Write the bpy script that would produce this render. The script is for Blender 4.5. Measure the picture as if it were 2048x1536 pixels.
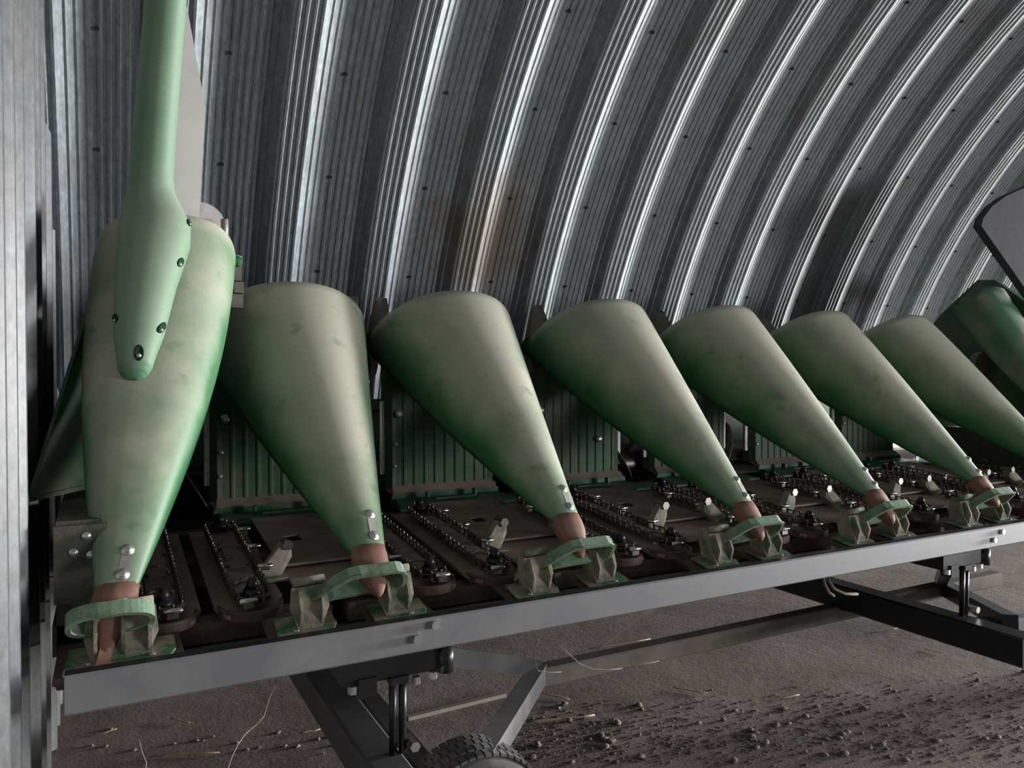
import bpy, bmesh, math, random
from mathutils import Vector, Matrix

random.seed(7)
for o in list(bpy.data.objects):
    bpy.data.objects.remove(o)
SC = bpy.context.scene
C = SC.collection

# ------------------------------------------------------------------ camera
CAM_H = 1.5
cd = bpy.data.cameras.new('camera')
cd.sensor_fit = 'HORIZONTAL'
cd.sensor_width = 36.0
cd.lens = 1540.0 / 2048.0 * 36.0
cd.clip_start = 0.02
cam = bpy.data.objects.new('camera', cd)
C.objects.link(cam)
cam.location = (0, 0, CAM_H)
cam.rotation_euler = (math.radians(90 - 0.97), 0, math.radians(-28))
SC.camera = cam

# ------------------------------------------------------------------ light
SC.view_settings.view_transform = 'Standard'
SC.view_settings.look = 'None'
SC.view_settings.gamma = 1.0
SC.view_settings.exposure = 0.62
SC.view_settings.use_curve_mapping = False
w = bpy.data.worlds.new('overcast_sky')
SC.world = w
w.use_nodes = True
w.node_tree.nodes['Background'].inputs[0].default_value = (0.78, 0.86, 1.0, 1)
w.node_tree.nodes['Background'].inputs[1].default_value = 0.3


def area(name, loc, target, sx, sy, power, col):
    l = bpy.data.lights.new(name, 'AREA')
    l.shape = 'RECTANGLE'
    l.size = sx
    l.size_y = sy
    l.energy = power
    l.color = col
    o = bpy.data.objects.new(name, l)
    C.objects.link(o)
    o.location = loc
    o.rotation_euler = (Vector(target) - Vector(loc)).to_track_quat('-Z', 'Y').to_euler()
    return o


# daylight that falls in through the big open doorway in the far end wall
area('doorway_daylight', (31.0, 0.0, 2.1), (0, 0.0, 2.1), 5.6, 2.9, 13500, (0.95, 0.97, 1.0))
area('doorway_yard_bounce', (31.0, 0.0, 0.45), (20, 0.0, 2.2), 5.6, 0.8, 2600, (1.0, 0.98, 0.7))
# added fill lamp for the front faces, in a made-up gap right of the camera
side = area('side_fill_light', (9.3, -3.95, 1.35), (3.6, 1.4, -0.6), 3.2, 1.7, 150, (0.97, 0.98, 1.0))
side.data.spread = math.radians(95)     # narrow beam keeps the fill low, off the upper arch

# ------------------------------------------------------------------ materials
def nodes(name):
    m = bpy.data.materials.new(name)
    m.use_nodes = True
    nt = m.node_tree
    return m, nt, nt.nodes['Principled BSDF']


def N(nt, t, **kw):
    n = nt.nodes.new(t)
    for k, v in kw.items():
        setattr(n, k, v)
    return n


def noise(nt, scale, detail=4, rough=0.6, vec=None):
    n = N(nt, 'ShaderNodeTexNoise')
    n.inputs['Scale'].default_value = scale
    n.inputs['Detail'].default_value = detail
    n.inputs['Roughness'].default_value = rough
    if vec is not None:
        nt.links.new(vec, n.inputs['Vector'])
    return n.outputs['Fac']


def ramp(nt, fac, stops):
    r = N(nt, 'ShaderNodeValToRGB')
    nt.links.new(fac, r.inputs['Fac'])
    el = r.color_ramp.elements
    while len(el) < len(stops):
        el.new(0.5)
    for e, (p, c) in zip(el, stops):
        e.position = p
        e.color = (c, c, c, 1) if isinstance(c, (int, float)) else (*c, 1)
    return r.outputs['Color']


def mix(nt, fac, a, b, mode='MIX'):
    n = N(nt, 'ShaderNodeMix', data_type='RGBA', blend_type=mode)
    for sock, v in ((n.inputs[0], fac), (n.inputs[6], a), (n.inputs[7], b)):
        if hasattr(v, 'is_linked') or isinstance(v, bpy.types.NodeSocket):
            nt.links.new(v, sock)
        elif isinstance(v, (int, float)):
            sock.default_value = v
        else:
            sock.default_value = (*v, 1)
    return n.outputs[2]


def mth(nt, op, a, b=0.0):
    n = N(nt, 'ShaderNodeMath', operation=op)
    for s, v in ((n.inputs[0], a), (n.inputs[1], b)):
        if isinstance(v, (int, float)):
            s.default_value = v
        else:
            nt.links.new(v, s)
    return n.outputs[0]


def coords(nt, scale=(1, 1, 1), which='Object'):
    t = N(nt, 'ShaderNodeTexCoord')
    mp = N(nt, 'ShaderNodeMapping')
    mp.inputs['Scale'].default_value = scale
    nt.links.new(t.outputs[which], mp.inputs['Vector'])
    return mp.outputs['Vector']


def world_pos(nt, scale=(1, 1, 1), loc=(0, 0, 0)):
    g = N(nt, 'ShaderNodeNewGeometry')
    mp = N(nt, 'ShaderNodeMapping')
    mp.inputs['Scale'].default_value = scale
    mp.inputs['Location'].default_value = loc
    nt.links.new(g.outputs['Position'], mp.inputs['Vector'])
    return mp.outputs['Vector']


def bump(nt, b, h, strength=0.3, dist=0.01):
    n = N(nt, 'ShaderNodeBump')
    n.inputs['Strength'].default_value = strength
    n.inputs['Distance'].default_value = dist
    nt.links.new(h, n.inputs['Height'])
    nt.links.new(n.outputs['Normal'], b.inputs['Normal'])


def simple(name, col, rough=0.6, metal=0.0, dirt=None, dscale=18, amount=(0.45, 0.65), spec=0.4, bmp=0.0):
    m, nt, b = nodes(name)
    b.inputs['Roughness'].default_value = rough
    b.inputs['Metallic'].default_value = metal
    b.inputs['Specular IOR Level'].default_value = spec
    v = world_pos(nt)
    if dirt:
        f = ramp(nt, noise(nt, dscale, 5, 0.65, v), [(amount[0], 0.0), (amount[1], 1.0)])
        c = mix(nt, f, col, dirt)
        if metal > 0:
            mm = mth(nt, 'MULTIPLY', mth(nt, 'SUBTRACT', 1.0, f), metal)
            nt.links.new(mm, b.inputs['Metallic'])
    else:
        f = ramp(nt, noise(nt, dscale, 4, 0.6, v), [(0.3, 0.8), (0.7, 1.1)])
        c = mix(nt, 1.0, col, f, 'MULTIPLY')
    nt.links.new(c, b.inputs['Base Color'])
    if bmp:
        bump(nt, b, noise(nt, dscale * 4, 4, 0.6, v), bmp, 0.004)
    return m


def dusty_paint(name, green, dust, lo, hi, scale=3.0, rough=0.42, rubbed=False):
    """green paint with pale crop dust that has settled on faces which look upward"""
    m, nt, b = nodes(name)
    v = world_pos(nt)
    g = N(nt, 'ShaderNodeNewGeometry')
    sep = N(nt, 'ShaderNodeSeparateXYZ')
    nt.links.new(g.outputs['Normal'], sep.inputs[0])
    patch = noise(nt, scale, 6, 0.62, v)
    fine = noise(nt, 140, 2, 0.5, v)
    k = mth(nt, 'ADD', sep.outputs[2], mth(nt, 'MULTIPLY', mth(nt, 'SUBTRACT', patch, 0.5), 1.1))
    f = N(nt, 'ShaderNodeMapRange')
    f.inputs[1].default_value = lo
    f.inputs[2].default_value = hi
    f.inputs[3].default_value = 0.06
    f.inputs[4].default_value = 0.9
    nt.links.new(k, f.inputs[0])
    f = f.outputs[0]
    rub = ramp(nt, noise(nt, 9, 3, 0.5, v), [(0.62, 1.0), (0.72, 0.55)])
    f = mth(nt, 'MULTIPLY', f, rub)
    if rubbed:
        g2 = N(nt, 'ShaderNodeSeparateXYZ')
        nt.links.new(v, g2.inputs[0])
        zr = N(nt, 'ShaderNodeMapRange')
        zr.interpolation_type = 'SMOOTHSTEP'
        zr.inputs[1].default_value = 0.95
        zr.inputs[2].default_value = 1.4
        zr.inputs[3].default_value = 0.38
        nt.links.new(mth(nt, 'ADD', g2.outputs[2], mth(nt, 'MULTIPLY', mth(nt, 'SUBTRACT', patch, 0.5), 0.6)), zr.inputs[0])
        f = mth(nt, 'MULTIPLY', f, zr.outputs[0])
    d2 = mix(nt, fine, tuple(c * 0.86 for c in dust), tuple(min(1, c * 1.1) for c in dust))
    nt.links.new(mix(nt, f, green, d2), b.inputs['Base Color'])
    r = N(nt, 'ShaderNodeMapRange')
    r.inputs[3].default_value = rough
    r.inputs[4].default_value = 0.85
    nt.links.new(f, r.inputs[0])
    nt.links.new(r.outputs[0], b.inputs['Roughness'])
    b.inputs['Specular IOR Level'].default_value = 0.4
    return m


def galvanised(name, base, rough=(0.34, 0.5), streak=(55, 1.6, 1.6), stain=True, metal=0.45):
    m, nt, b = nodes(name)
    v = world_pos(nt, streak)
    st = noise(nt, 1.0, 5, 0.6, v)
    sp = noise(nt, 22, 4, 0.6, world_pos(nt))
    c = mix(nt, st, tuple(x * 0.4 for x in base), tuple(min(1, x * 1.6) for x in base))
    c = mix(nt, 1.0, c, ramp(nt, noise(nt, 45, 4, 0.7, world_pos(nt, (1.6, 0.6, 0.6))), [(0.25, 0.62), (0.75, 1.3)]), 'MULTIPLY')
    blot = ramp(nt, noise(nt, 3.2, 5, 0.65, world_pos(nt)), [(0.5, 0.0), (0.72, 0.55)])
    c = mix(nt, blot, c, (0.12, 0.108, 0.1))
    met = mth(nt, 'MULTIPLY', mth(nt, 'SUBTRACT', 1.0, blot), metal)
    if stain:                      # brown water stain on the arch above the third hood
        g = N(nt, 'ShaderNodeNewGeometry')
        s = N(nt, 'ShaderNodeVectorMath', operation='DISTANCE')
        s.inputs[1].default_value = (1.83, 3.72, 2.22)
        nt.links.new(g.outputs['Position'], s.inputs[0])
        ds = mth(nt, 'ADD', s.outputs['Value'], mth(nt, 'MULTIPLY', mth(nt, 'SUBTRACT', noise(nt, 9, 6, 0.7, world_pos(nt)), 0.5), 0.75))
        sf = ramp(nt, ds, [(0.16, 0.85), (0.42, 0.0)])
        c = mix(nt, sf, c, (0.13, 0.1, 0.075))
        met = mth(nt, 'MULTIPLY', met, mth(nt, 'SUBTRACT', 1.0, sf))
    nt.links.new(c, b.inputs['Base Color'])
    nt.links.new(met, b.inputs['Metallic'])
    r = N(nt, 'ShaderNodeMapRange')
    r.inputs[3].default_value = rough[0]
    r.inputs[4].default_value = rough[1]
    nt.links.new(sp, r.inputs[0])
    nt.links.new(r.outputs[0], b.inputs['Roughness'])
    bump(nt, b, noise(nt, 60, 3, 0.6, world_pos(nt)), 0.08, 0.003)
    return m


def dirt_floor():
    m, nt, b = nodes('packed_dirt')
    v = world_pos(nt)
    c = ramp(nt, noise(nt, 2.2, 8, 0.65, v), [(0.3, (0.135, 0.104, 0.088)), (0.7, (0.25, 0.206, 0.184))])
    sp = ramp(nt, noise(nt, 60, 4, 0.7, v), [(0.55, 0.0), (0.75, 0.5)])
    c = mix(nt, sp, c, (0.33, 0.28, 0.25))
    nt.links.new(c, b.inputs['Base Color'])
    b.inputs['Roughness'].default_value = 0.95
    b.inputs['Specular IOR Level'].default_value = 0.15
    h = mth(nt, 'ADD', noise(nt, 14, 8, 0.7, v), mth(nt, 'MULTIPLY', noise(nt, 70, 4, 0.6, v), 0.35))
    bump(nt, b, h, 0.6, 0.03)
    return m


GREEN = (0.022, 0.135, 0.045)
DUST = (0.45, 0.425, 0.34)
M = {
    'hood': dusty_paint('hood_green_dusty', GREEN, DUST, -0.1, 0.62, rubbed=True),
    'fender': dusty_paint('fender_green_dusty', (0.072, 0.175, 0.095), (0.285, 0.315, 0.24), -0.45, 0.9, 3.0, 0.55),
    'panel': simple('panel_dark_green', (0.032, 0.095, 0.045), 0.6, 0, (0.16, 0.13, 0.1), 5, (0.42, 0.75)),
    'lip': simple('lip_green', (0.025, 0.12, 0.05), 0.5, 0, (0.16, 0.13, 0.1), 7, (0.5, 0.72)),
    'ledge': simple('ledge_dust', (0.25, 0.2, 0.16), 0.9, 0, (0.06, 0.07, 0.05), 8, (0.55, 0.8)),
    'mud': simple('bracket_green_muddy', (0.115, 0.165, 0.1), 0.8, 0, (0.33, 0.275, 0.225), 15, (0.38, 0.56), bmp=0.5),
    'ring': simple('ring_green_worn', (0.17, 0.25, 0.165), 0.65, 0, (0.10, 0.105, 0.075), 24, (0.48, 0.68), bmp=0.2),
    'plate': simple('base_green_muddy', (0.045, 0.16, 0.06), 0.6, 0, (0.3, 0.25, 0.2), 15, (0.42, 0.6), bmp=0.3),
    'deck': simple('deck_rusty_brown', (0.23, 0.165, 0.135), 0.7, 0.0, (0.33, 0.265, 0.215), 9, (0.45, 0.75), bmp=0.15),
    'rust': simple('skid_rust', (0.10, 0.062, 0.05), 0.65, 0.2, (0.16, 0.13, 0.11), 14, (0.5, 0.8), bmp=0.2),
    'chain': simple('chain_dark_steel', (0.085, 0.055, 0.045), 0.55, 0.3, (0.13, 0.1, 0.08), 30, (0.5, 0.8)),
    'pin': simple('chain_pin_steel', (0.3, 0.27, 0.25), 0.35, 0.9),
    'shiny': simple('worn_bright_steel', (0.72, 0.7, 0.68), 0.22, 1.0),
    'bolt': simple('zinc_bolt', (0.62, 0.6, 0.57), 0.35, 0.85),
    'dusty_steel': simple('dusty_plate_steel', (0.34, 0.3, 0.285), 0.6, 0.3),
    'grime': simple('grimy_green_brown', (0.05, 0.062, 0.045), 0.8, 0, (0.11, 0.09, 0.072), 12, (0.4, 0.65), bmp=0.4),
    'cupm': simple('recess_dark_green', (0.01, 0.03, 0.015), 0.8, spec=0.1),
    'rail': simple('rail_dusty_brown', (0.2, 0.175, 0.155), 0.9, 0, (0.14, 0.12, 0.105), 7, (0.4, 0.7), spec=0.15),
    'grey_dark': simple('dark_grey_plate', (0.055, 0.055, 0.06), 0.9, 0, spec=0.1),
    'beige': simple('dusty_beige_sheet', (0.8, 0.75, 0.73), 0.85, 0, (0.66, 0.62, 0.6), 6, (0.4, 0.8)),
    'tabm': simple('dusty_brown_tab', (0.2, 0.175, 0.15), 0.85, 0, (0.07, 0.085, 0.06), 9, (0.5, 0.8)),
    'boot': simple('boot_rust_orange', (0.21, 0.105, 0.075), 0.7, 0, (0.29, 0.2, 0.155), 20, (0.55, 0.8)),
    'strip': simple('strip_pale_poly', (0.85, 0.81, 0.79), 0.5, 0, (0.4, 0.34, 0.32), 25, (0.5, 0.8)),
    'auger': simple('auger_worn_black', (0.035, 0.028, 0.03), 0.28, 0.6, (0.06, 0.05, 0.045), 6, (0.5, 0.8)),
    'flight': simple('flight_brown', (0.1, 0.078, 0.066), 0.45, 0.5, (0.14, 0.12, 0.1), 8, (0.5, 0.8)),
    'black': simple('black_paint', (0.014, 0.014, 0.016), 0.35, 0, (0.05, 0.045, 0.042), 9, (0.55, 0.85)),
    'beam': simple('beam_grey_paint', (0.20, 0.2, 0.212), 0.5, 0.25, (0.26, 0.245, 0.24), 5, (0.4, 0.75)),
    'frame': simple('frame_dusty_grey', (0.1, 0.098, 0.1), 0.55, 0.1, (0.17, 0.15, 0.14), 6, (0.4, 0.75)),
    'tire': simple('tire_dusty_rubber', (0.085, 0.082, 0.08), 0.9, 0, (0.17, 0.15, 0.14), 14, (0.4, 0.7)),
    'rim': simple('rim_painted', (0.3, 0.29, 0.28), 0.5, 0.4),
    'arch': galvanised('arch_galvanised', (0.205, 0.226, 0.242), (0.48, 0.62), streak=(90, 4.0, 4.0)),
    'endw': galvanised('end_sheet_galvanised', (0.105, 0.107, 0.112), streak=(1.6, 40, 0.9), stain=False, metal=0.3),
    'seam': simple('seam_bolt_dark', (0.035, 0.034, 0.034), 0.6, 0.3),
    'dirt': dirt_floor(),
    'clod': simple('clod_earth', (0.26, 0.22, 0.195), 0.95, 0, (0.17, 0.14, 0.12), 40, (0.4, 0.7), spec=0.15, bmp=0.5),
    'straw': simple('straw', (0.36, 0.27, 0.16), 0.8),
    'twine': simple('twine_grey', (0.2, 0.17, 0.15), 0.9),
    'web': simple('cobweb_grey', (0.3, 0.28, 0.265), 0.9),
    'wood': simple('weathered_lath', (0.26, 0.23, 0.19), 0.85),
}

# ------------------------------------------------------------------ mesh helpers
W = {}


class MB:
    def __init__(self):
        self.v = []
        self.f = []
        self.m = []
        self.s = []

    def add(self, vs, fs, mat=0, smooth=False):
        b = len(self.v)
        self.v += [tuple(p) for p in vs]
        self.f += [tuple(b + i for i in f) for f in fs]
        self.m += [mat] * len(fs)
        self.s += [smooth] * len(fs)
        return self

    def box(self, c, s, rot=None, mat=0, taper=None):
        x, y, z = (k / 2 for k in s)
        vs = []
        for k in (-1, 1):
            t = 1.0 if k < 0 or taper is None else taper
            for a, b in ((-1, -1), (1, -1), (1, 1), (-1, 1)):
                p = Vector((a * x * t, b * y * t, k * z))
                if rot is not None:
                    p = rot @ p
                vs.append(p + Vector(c))
        return self.add(vs, [(3, 2, 1, 0), (4, 5, 6, 7), (0, 1, 5, 4), (1, 2, 6, 5), (2, 3, 7, 6), (3, 0, 4, 7)], mat)

    def bevel_box(self, c, s, b, mat=0, axis=0):
        """long bar along one axis with four chamfered long edges"""
        o = [(-1, -1), (1, -1), (1, 1), (-1, 1)]
        ax = [i for i in range(3) if i != axis]
        hy, hz = s[ax[0]] / 2, s[ax[1]] / 2
        sec = [(-hy + b, -hz), (hy - b, -hz), (hy, -hz + b), (hy, hz - b), (hy - b, hz), (-hy + b, hz), (-hy, hz - b), (-hy, -hz + b)]
        vs = []
        for e in (-1, 1):
            for p, q in sec:
                k = [0, 0, 0]
                k[axis] = e * s[axis] / 2
                k[ax[0]] = p
                k[ax[1]] = q
                vs.append(Vector(k) + Vector(c))
        n = 8
        fs = [(i, (i + 1) % n, n + (i + 1) % n, n + i) for i in range(n)]
        fs += [tuple(range(n))[::-1], tuple(range(n, 2 * n))]
        return self.add(vs, fs, mat)

    def sweep(self, path, sec, up=(0, 0, 1), closed=False, mat=0, smooth=False, caps=True, scale=None):
        """sec: list of (a, b): a along side vector, b along 'up-ish' vector"""
        n = len(path)
        P = [Vector(p) for p in path]
        vs = []
        for i in range(n):
            if closed:
                t = P[(i + 1) % n] - P[i - 1]
            else:
                t = P[min(i + 1, n - 1)] - P[max(i - 1, 0)]
            t.normalize()
            u = Vector(up)
            sd = t.cross(u)
            if sd.length < 1e-5:
                sd = t.cross(Vector((1, 0, 0)))
            sd.normalize()
            uu = sd.cross(t)
            k = scale[i] if scale else 1.0
            for a, b in sec:
                vs.append(P[i] + sd * a * k + uu * b * k)
        m = len(sec)
        fs = []
        for i in range(n if closed else n - 1):
            j = (i + 1) % n
            for k in range(m):
                l = (k + 1) % m
                fs.append((i * m + k, i * m + l, j * m + l, j * m + k))
        if caps and not closed:
            fs.append(tuple(range(m))[::-1])
            fs.append(tuple(range((n - 1) * m, n * m)))
        return self.add(vs, fs, mat, smooth)

    def tube(self, path, r, n=10, up=(0, 0, 1), closed=False, mat=0, scale=None, smooth=True):
        sec = [(r * math.cos(2 * math.pi * k / n), r * math.sin(2 * math.pi * k / n)) for k in range(n)]
        return self.sweep(path, sec, up, closed, mat, smooth, True, scale)

    def cyl(self, a, b, r, n=12, mat=0, r2=None):
        d = (Vector(b) - Vector(a)).normalized()
        up = (0, 0, 1) if abs(d.z) < 0.9 else (0, 1, 0)
        return self.tube([a, b], r, n, up, False, mat, [1.0, (r2 / r) if r2 is not None else 1.0], n > 8)

    def strap(self, path, wd, th, up=(0, 0, 1), closed=False, mat=0):
        return self.sweep(path, [(-wd / 2, -th / 2), (wd / 2, -th / 2), (wd / 2, th / 2), (-wd / 2, th / 2)], up, closed, mat)

    def prism(self, poly, ext, mat=0):
        """poly: 3-D outline, ext: extrusion vector"""
        n = len(poly)
        e = Vector(ext)
        vs = [Vector(p) for p in poly] + [Vector(p) + e for p in poly]
        fs = [tuple(range(n)), tuple(range(n, 2 * n))[::-1]]
        fs += [(i, n + i, n + (i + 1) % n, (i + 1) % n) for i in range(n)]
        return self.add(vs, fs, mat)

    def mesh(self, name, mats, fix=True):
        me = bpy.data.meshes.new(name)
        me.from_pydata([tuple(p) for p in self.v], [], self.f)
        for k in (mats if isinstance(mats, (list, tuple)) else [mats]):
            me.materials.append(M[k])
        me.polygons.foreach_set('material_index', self.m)
        me.polygons.foreach_set('use_smooth', self.s)
        if fix:
            bm = bmesh.new()
            bm.from_mesh(me)
            bmesh.ops.recalc_face_normals(bm, faces=bm.faces)
            bm.to_mesh(me)
            bm.free()
        me.update()
        return me


def put(name, me, parent=None, mat4=None, **props):
    if isinstance(mat4, (tuple, list)):
        mat4 = Matrix.Translation(mat4)
    mat4 = mat4 or Matrix.Identity(4)
    o = bpy.data.objects.new(name, me)
    C.objects.link(o)
    if parent is not None:
        o.parent = parent
        o.matrix_parent_inverse = W[parent.name].inverted()
    o.matrix_basis = mat4
    W[o.name] = mat4
    for k, v in props.items():
        o[k] = v
    return o


def T(x=0, y=0, z=0):
    return Matrix.Translation((x, y, z))


def thing(name, loc, label, cat, group=None):
    o = put(name, None, None, T(*loc), label=label, category=cat)
    if group:
        o['group'] = group
    return o


# ------------------------------------------------------------------ the hut
YC, ZC, RAD = -0.06, 0.15, 4.35
PER = 0.485
ARC0, ARC1 = -2.0, 182.0


def arch_profile():
    pts = []

    def flat(x0, x1, d, n):
        for k in range(n):
            a = x0 + (x1 - x0) * k / n
            b = x0 + (x1 - x0) * (k + 1) / n
            m_ = (b - a)
            pts.append((a, d))
            pts.append((a + m_ * 0.3, d))
            pts.append((a + m_ * 0.5, d + 0.0045))
            pts.append((a + m_ * 0.8, d + 0.0045))
        pts.append((x1, d))
    flat(0.0, 0.17, 0.0, 5)
    pts.extend([(0.19, 0.020), (0.198, 0.020), (0.222, 0.045), (0.23, 0.052)])
    flat(0.235, 0.365, 0.055, 4)
    pts.extend([(0.388, 0.040), (0.398, 0.040), (0.422, 0.023), (0.432, 0.023), (0.456, 0.006), (0.466, 0.006)])
    pts.append((PER, 0.0))
    return pts


def arch_panel(last=182.0):
    pr = arch_profile()
    nseg = 84
    mb = MB()
    vs, fs = [], []
    for i in range(len(pr) - 1):
        b = len(vs)
        for k in range(nseg + 1):
            a = math.radians(ARC0 + (last - ARC0) * k / nseg)
            for x, d in (pr[i], pr[i + 1]):
                r = RAD - d
                vs.append((x, YC + r * math.cos(a), ZC + r * math.sin(a)))
        for k in range(nseg):
            q = b + 2 * k
            fs.append((q, q + 2, q + 3, q + 1))
    mb.add(vs, fs, 0, True)
    return mb.mesh('arch_panel', 'arch', fix=False)


def arch_bolts():
    mb = MB()
    a = 6.0
    while a < 175:
        r = math.radians(a)
        n = Vector((0, -math.cos(r), -math.sin(r)))
        p = Vector((0.016, YC + RAD * math.cos(r), ZC + RAD * math.sin(r)))
        mb.cyl(p, p + n * 0.012, 0.008, 6)
        a += 6.3 if int(a) % 3 else 3.2
    return mb.mesh('seam_bolts', 'seam')


fl = MB()
NX, NY = 100, 30
x0, x1, y0, y1 = -0.6, 31.6, -4.6, 4.6
fl.add([(x0 + (x1 - x0) * i / NX, y0 + (y1 - y0) * j / NY, 0) for j in range(NY + 1) for i in range(NX + 1)],
       [(j * (NX + 1) + i, j * (NX + 1) + i + 1, (j + 1) * (NX + 1) + i + 1, (j + 1) * (NX + 1) + i) for j in range(NY) for i in range(NX)], 0, True)
put('floor', fl.mesh('floor', 'dirt'), kind='structure', label='packed dirt floor of the steel hut')

ceil = put('ceiling', None, None, T(15, YC, 0), kind='structure', label='arched corrugated steel wall and roof of the hut')
apm, aps, abm = arch_panel(), arch_panel(149.0), arch_bolts()
for k in range(-6, 60):
    p = put('arch_panel', aps if 12 <= k <= 18 else apm, ceil, T(2.40 + PER * k, 0, 0))  # shorter panels leave an unseen, made-up gap for the fill lamp
    if k < 10:
        put('seam_bolts', abm, p, T(2.40 + PER * k, 0, 0), kind='stuff')

# left end wall: upright ribbed sheets cut roughly to the arch
XW = -0.205
wl = put('wall_left', None, None, T(XW, YC, 0), kind='structure', label='ribbed steel end wall at the left edge')


def end_sheet(ya, yb, xs=XW, rnd=0.075, zmin=None):
    vs, fs = [], []
    cols = []
    y = ya
    step = 0.235
    while y < yb - 1e-6:
        for dy, dx in ((0.0, 0.0), (0.07, 0.0), (0.085, 0.012), (0.095, 0.012), (0.11, 0.0), (0.15, 0.0), (0.175, 0.034), (0.205, 0.034), (0.228, 0.0)):
            if y + dy < yb:
                cols.append((y + dy, dx))
        y += step
    cols.append((yb, 0))
    mb = MB()
    tops = []
    j = 0.0
    for i, (yy, dx) in enumerate(cols):
        if i % 3 == 0:
            j = random.uniform(0, rnd)
        rr = RAD - 0.065 - j
        tops.append(ZC + math.sqrt(max(0.0025, rr * rr - (yy - YC) ** 2)))
    for i in range(len(cols) - 1):
        (ya_, da), (yb_, db) = cols[i], cols[i + 1]
        za = (zmin(ya_) if zmin else 0)
        zb = (zmin(yb_) if zmin else 0)
        mb.add([(da, ya_, za), (db, yb_, zb), (db, yb_, max(zb, tops[i + 1])), (da, ya_, max(za, tops[i]))], [(0, 1, 2, 3)])
    return mb.mesh('corrugated_sheet', 'endw', fix=False)


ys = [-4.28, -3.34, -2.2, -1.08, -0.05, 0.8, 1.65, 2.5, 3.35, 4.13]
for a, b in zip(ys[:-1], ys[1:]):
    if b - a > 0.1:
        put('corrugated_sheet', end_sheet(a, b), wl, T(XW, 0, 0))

# far end wall with the open doorway that the daylight comes through
wr = put('wall_right', None, None, T(31.2, YC, 0), kind='structure', label='far end wall with a wide open doorway')
dz = lambda y: 3.65 if -2.85 < y < 2.85 else 0.0
for a, b in ((-4.28, -2.86), (-2.84, -1.4), (-1.4, 0.0), (0.0, 1.4), (1.4, 2.84), (2.86, 4.2)):
    put('corrugated_sheet', end_sheet(a, b, zmin=dz), wr, T(31.2, 0, 0))

# ------------------------------------------------------------------ corn head
head = thing('corn_head', (2.58, 2.9, 0.75), 'green dusty corn harvesting head with pointed row dividers resting on the cart', 'corn head')
ROW = 0.762
SX = [0.6726 + ROW * (i - 1) for i in range(0, 8)]     # divider centre lines (0 and 7 are the ends)
DXR = [0, 0.0051, -0.0438, -0.0008, 0.0015, 0.0084, 0.004, 0]
DXT = [0, 0.0207, -0.0493, 0.0012, 0.0025, -0.0009, 0.002, 0]
DZT = [0, -0.0049, 0.0275, 0.0018, -0.006, 0.0022, 0.0, 0]


def hood_surface(i, s, ph):
    """point of divider hood i at station s (0 tip .. 1 rim) and angle ph"""
    if 1 <= i <= 6:
        Yt, zt, Yr, zr, b = 2.1848, 0.9677, 3.0661, 1.8449, 0.0181
        wt, wr_, aw, ht, hr, ah, de, e1, e2 = 0.0445, 0.3456, 1.0422, 0.02, 0.3888, 1.5995, 0.9057, 0.9162, 0.891
        wv = wt + (wr_ - wt) * (aw * s + (1 - aw) * s * s)
        xc = SX[i] + DXR[i] * s + DXT[i] * (1 - s)
        dzt = DZT[i]
        sgn = 1
    else:
        Yt, zt, Yr, zr, b = 2.1793, 0.9317, 2.85, 2.0282, -0.0317
        wt, wr_, aw, c2, ht, hr, ah, de, e1, e2 = 0.038, 0.2223, 1.466, 0.1417, 0.0105, 0.2, 1.6873, 0.758, 0.7058, 0.8515
        wv = wt + (wr_ - wt) * (aw * s + c2 * s * s + (1 - aw - c2) * s ** 3)
        xc = 0.2061 - 0.1826 * (1 - s)
        dzt = 0
        sgn = 1 if i == 0 else -1
    hv = ht + (hr - ht) * (ah * s + (1 - ah) * s * s)
    sn, cs = math.sin(ph), max(0.0, math.cos(ph))
    sx = math.copysign(abs(sn) ** e1, sn)
    d = hv * (1 - cs ** e2)
    x = xc + wv * sx
    if sgn < 0:
        x = 5.156 - x
    return Vector((x, Yt + s * (Yr - Yt) + d * math.sin(de), zt + dzt * (1 - s) + s * (zr - zt) + b * 4 * s * (1 - s) - d * math.cos(de)))


def hood_normal(i, s, ph):
    a = hood_surface(i, min(1, s + 0.01), ph) - hood_surface(i, max(0, s - 0.01), ph)
    b = hood_surface(i, s, ph + 0.02) - hood_surface(i, s, ph - 0.02)
    n = a.cross(b).normalized()
    if n.z < 0:
        n = -n
    return n


def hood_mesh(i):
    ns, nf = 30, 32
    mb = MB()
    # rolled rear rim: one extra station that turns inward behind the last
    vs = []
    for a in range(ns + 1):
        s = a / ns
        for k in range(nf + 1):
            ph = -math.pi / 2 + math.pi * k / nf
            vs.append(hood_surface(i, s, ph))
    outer = list(vs)
    # rounded rim roll
    for depth, back in ((0.012, 0.012), (0.03, 0.010)):
        for k in range(nf + 1):
            ph = -math.pi / 2 + math.pi * k / nf
            p = hood_surface(i, 1.0, ph)
            n = hood_normal(i, 1.0, max(-1.45, min(1.45, ph)))
            vs.append(p - n * depth + Vector((0, back, 0)))
    m = nf + 1
    fs = [(a * m + k, a * m + k + 1, (a + 1) * m + k + 1, (a + 1) * m + k) for a in range(ns + 2) for k in range(nf)]
    mb.add(vs, fs, 0, True)
    return mb.mesh('divider_hood', 'hood' if i < 7 else 'panel')  # last end hood: shade put into the colour by the darker, dust-free panel green


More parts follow.
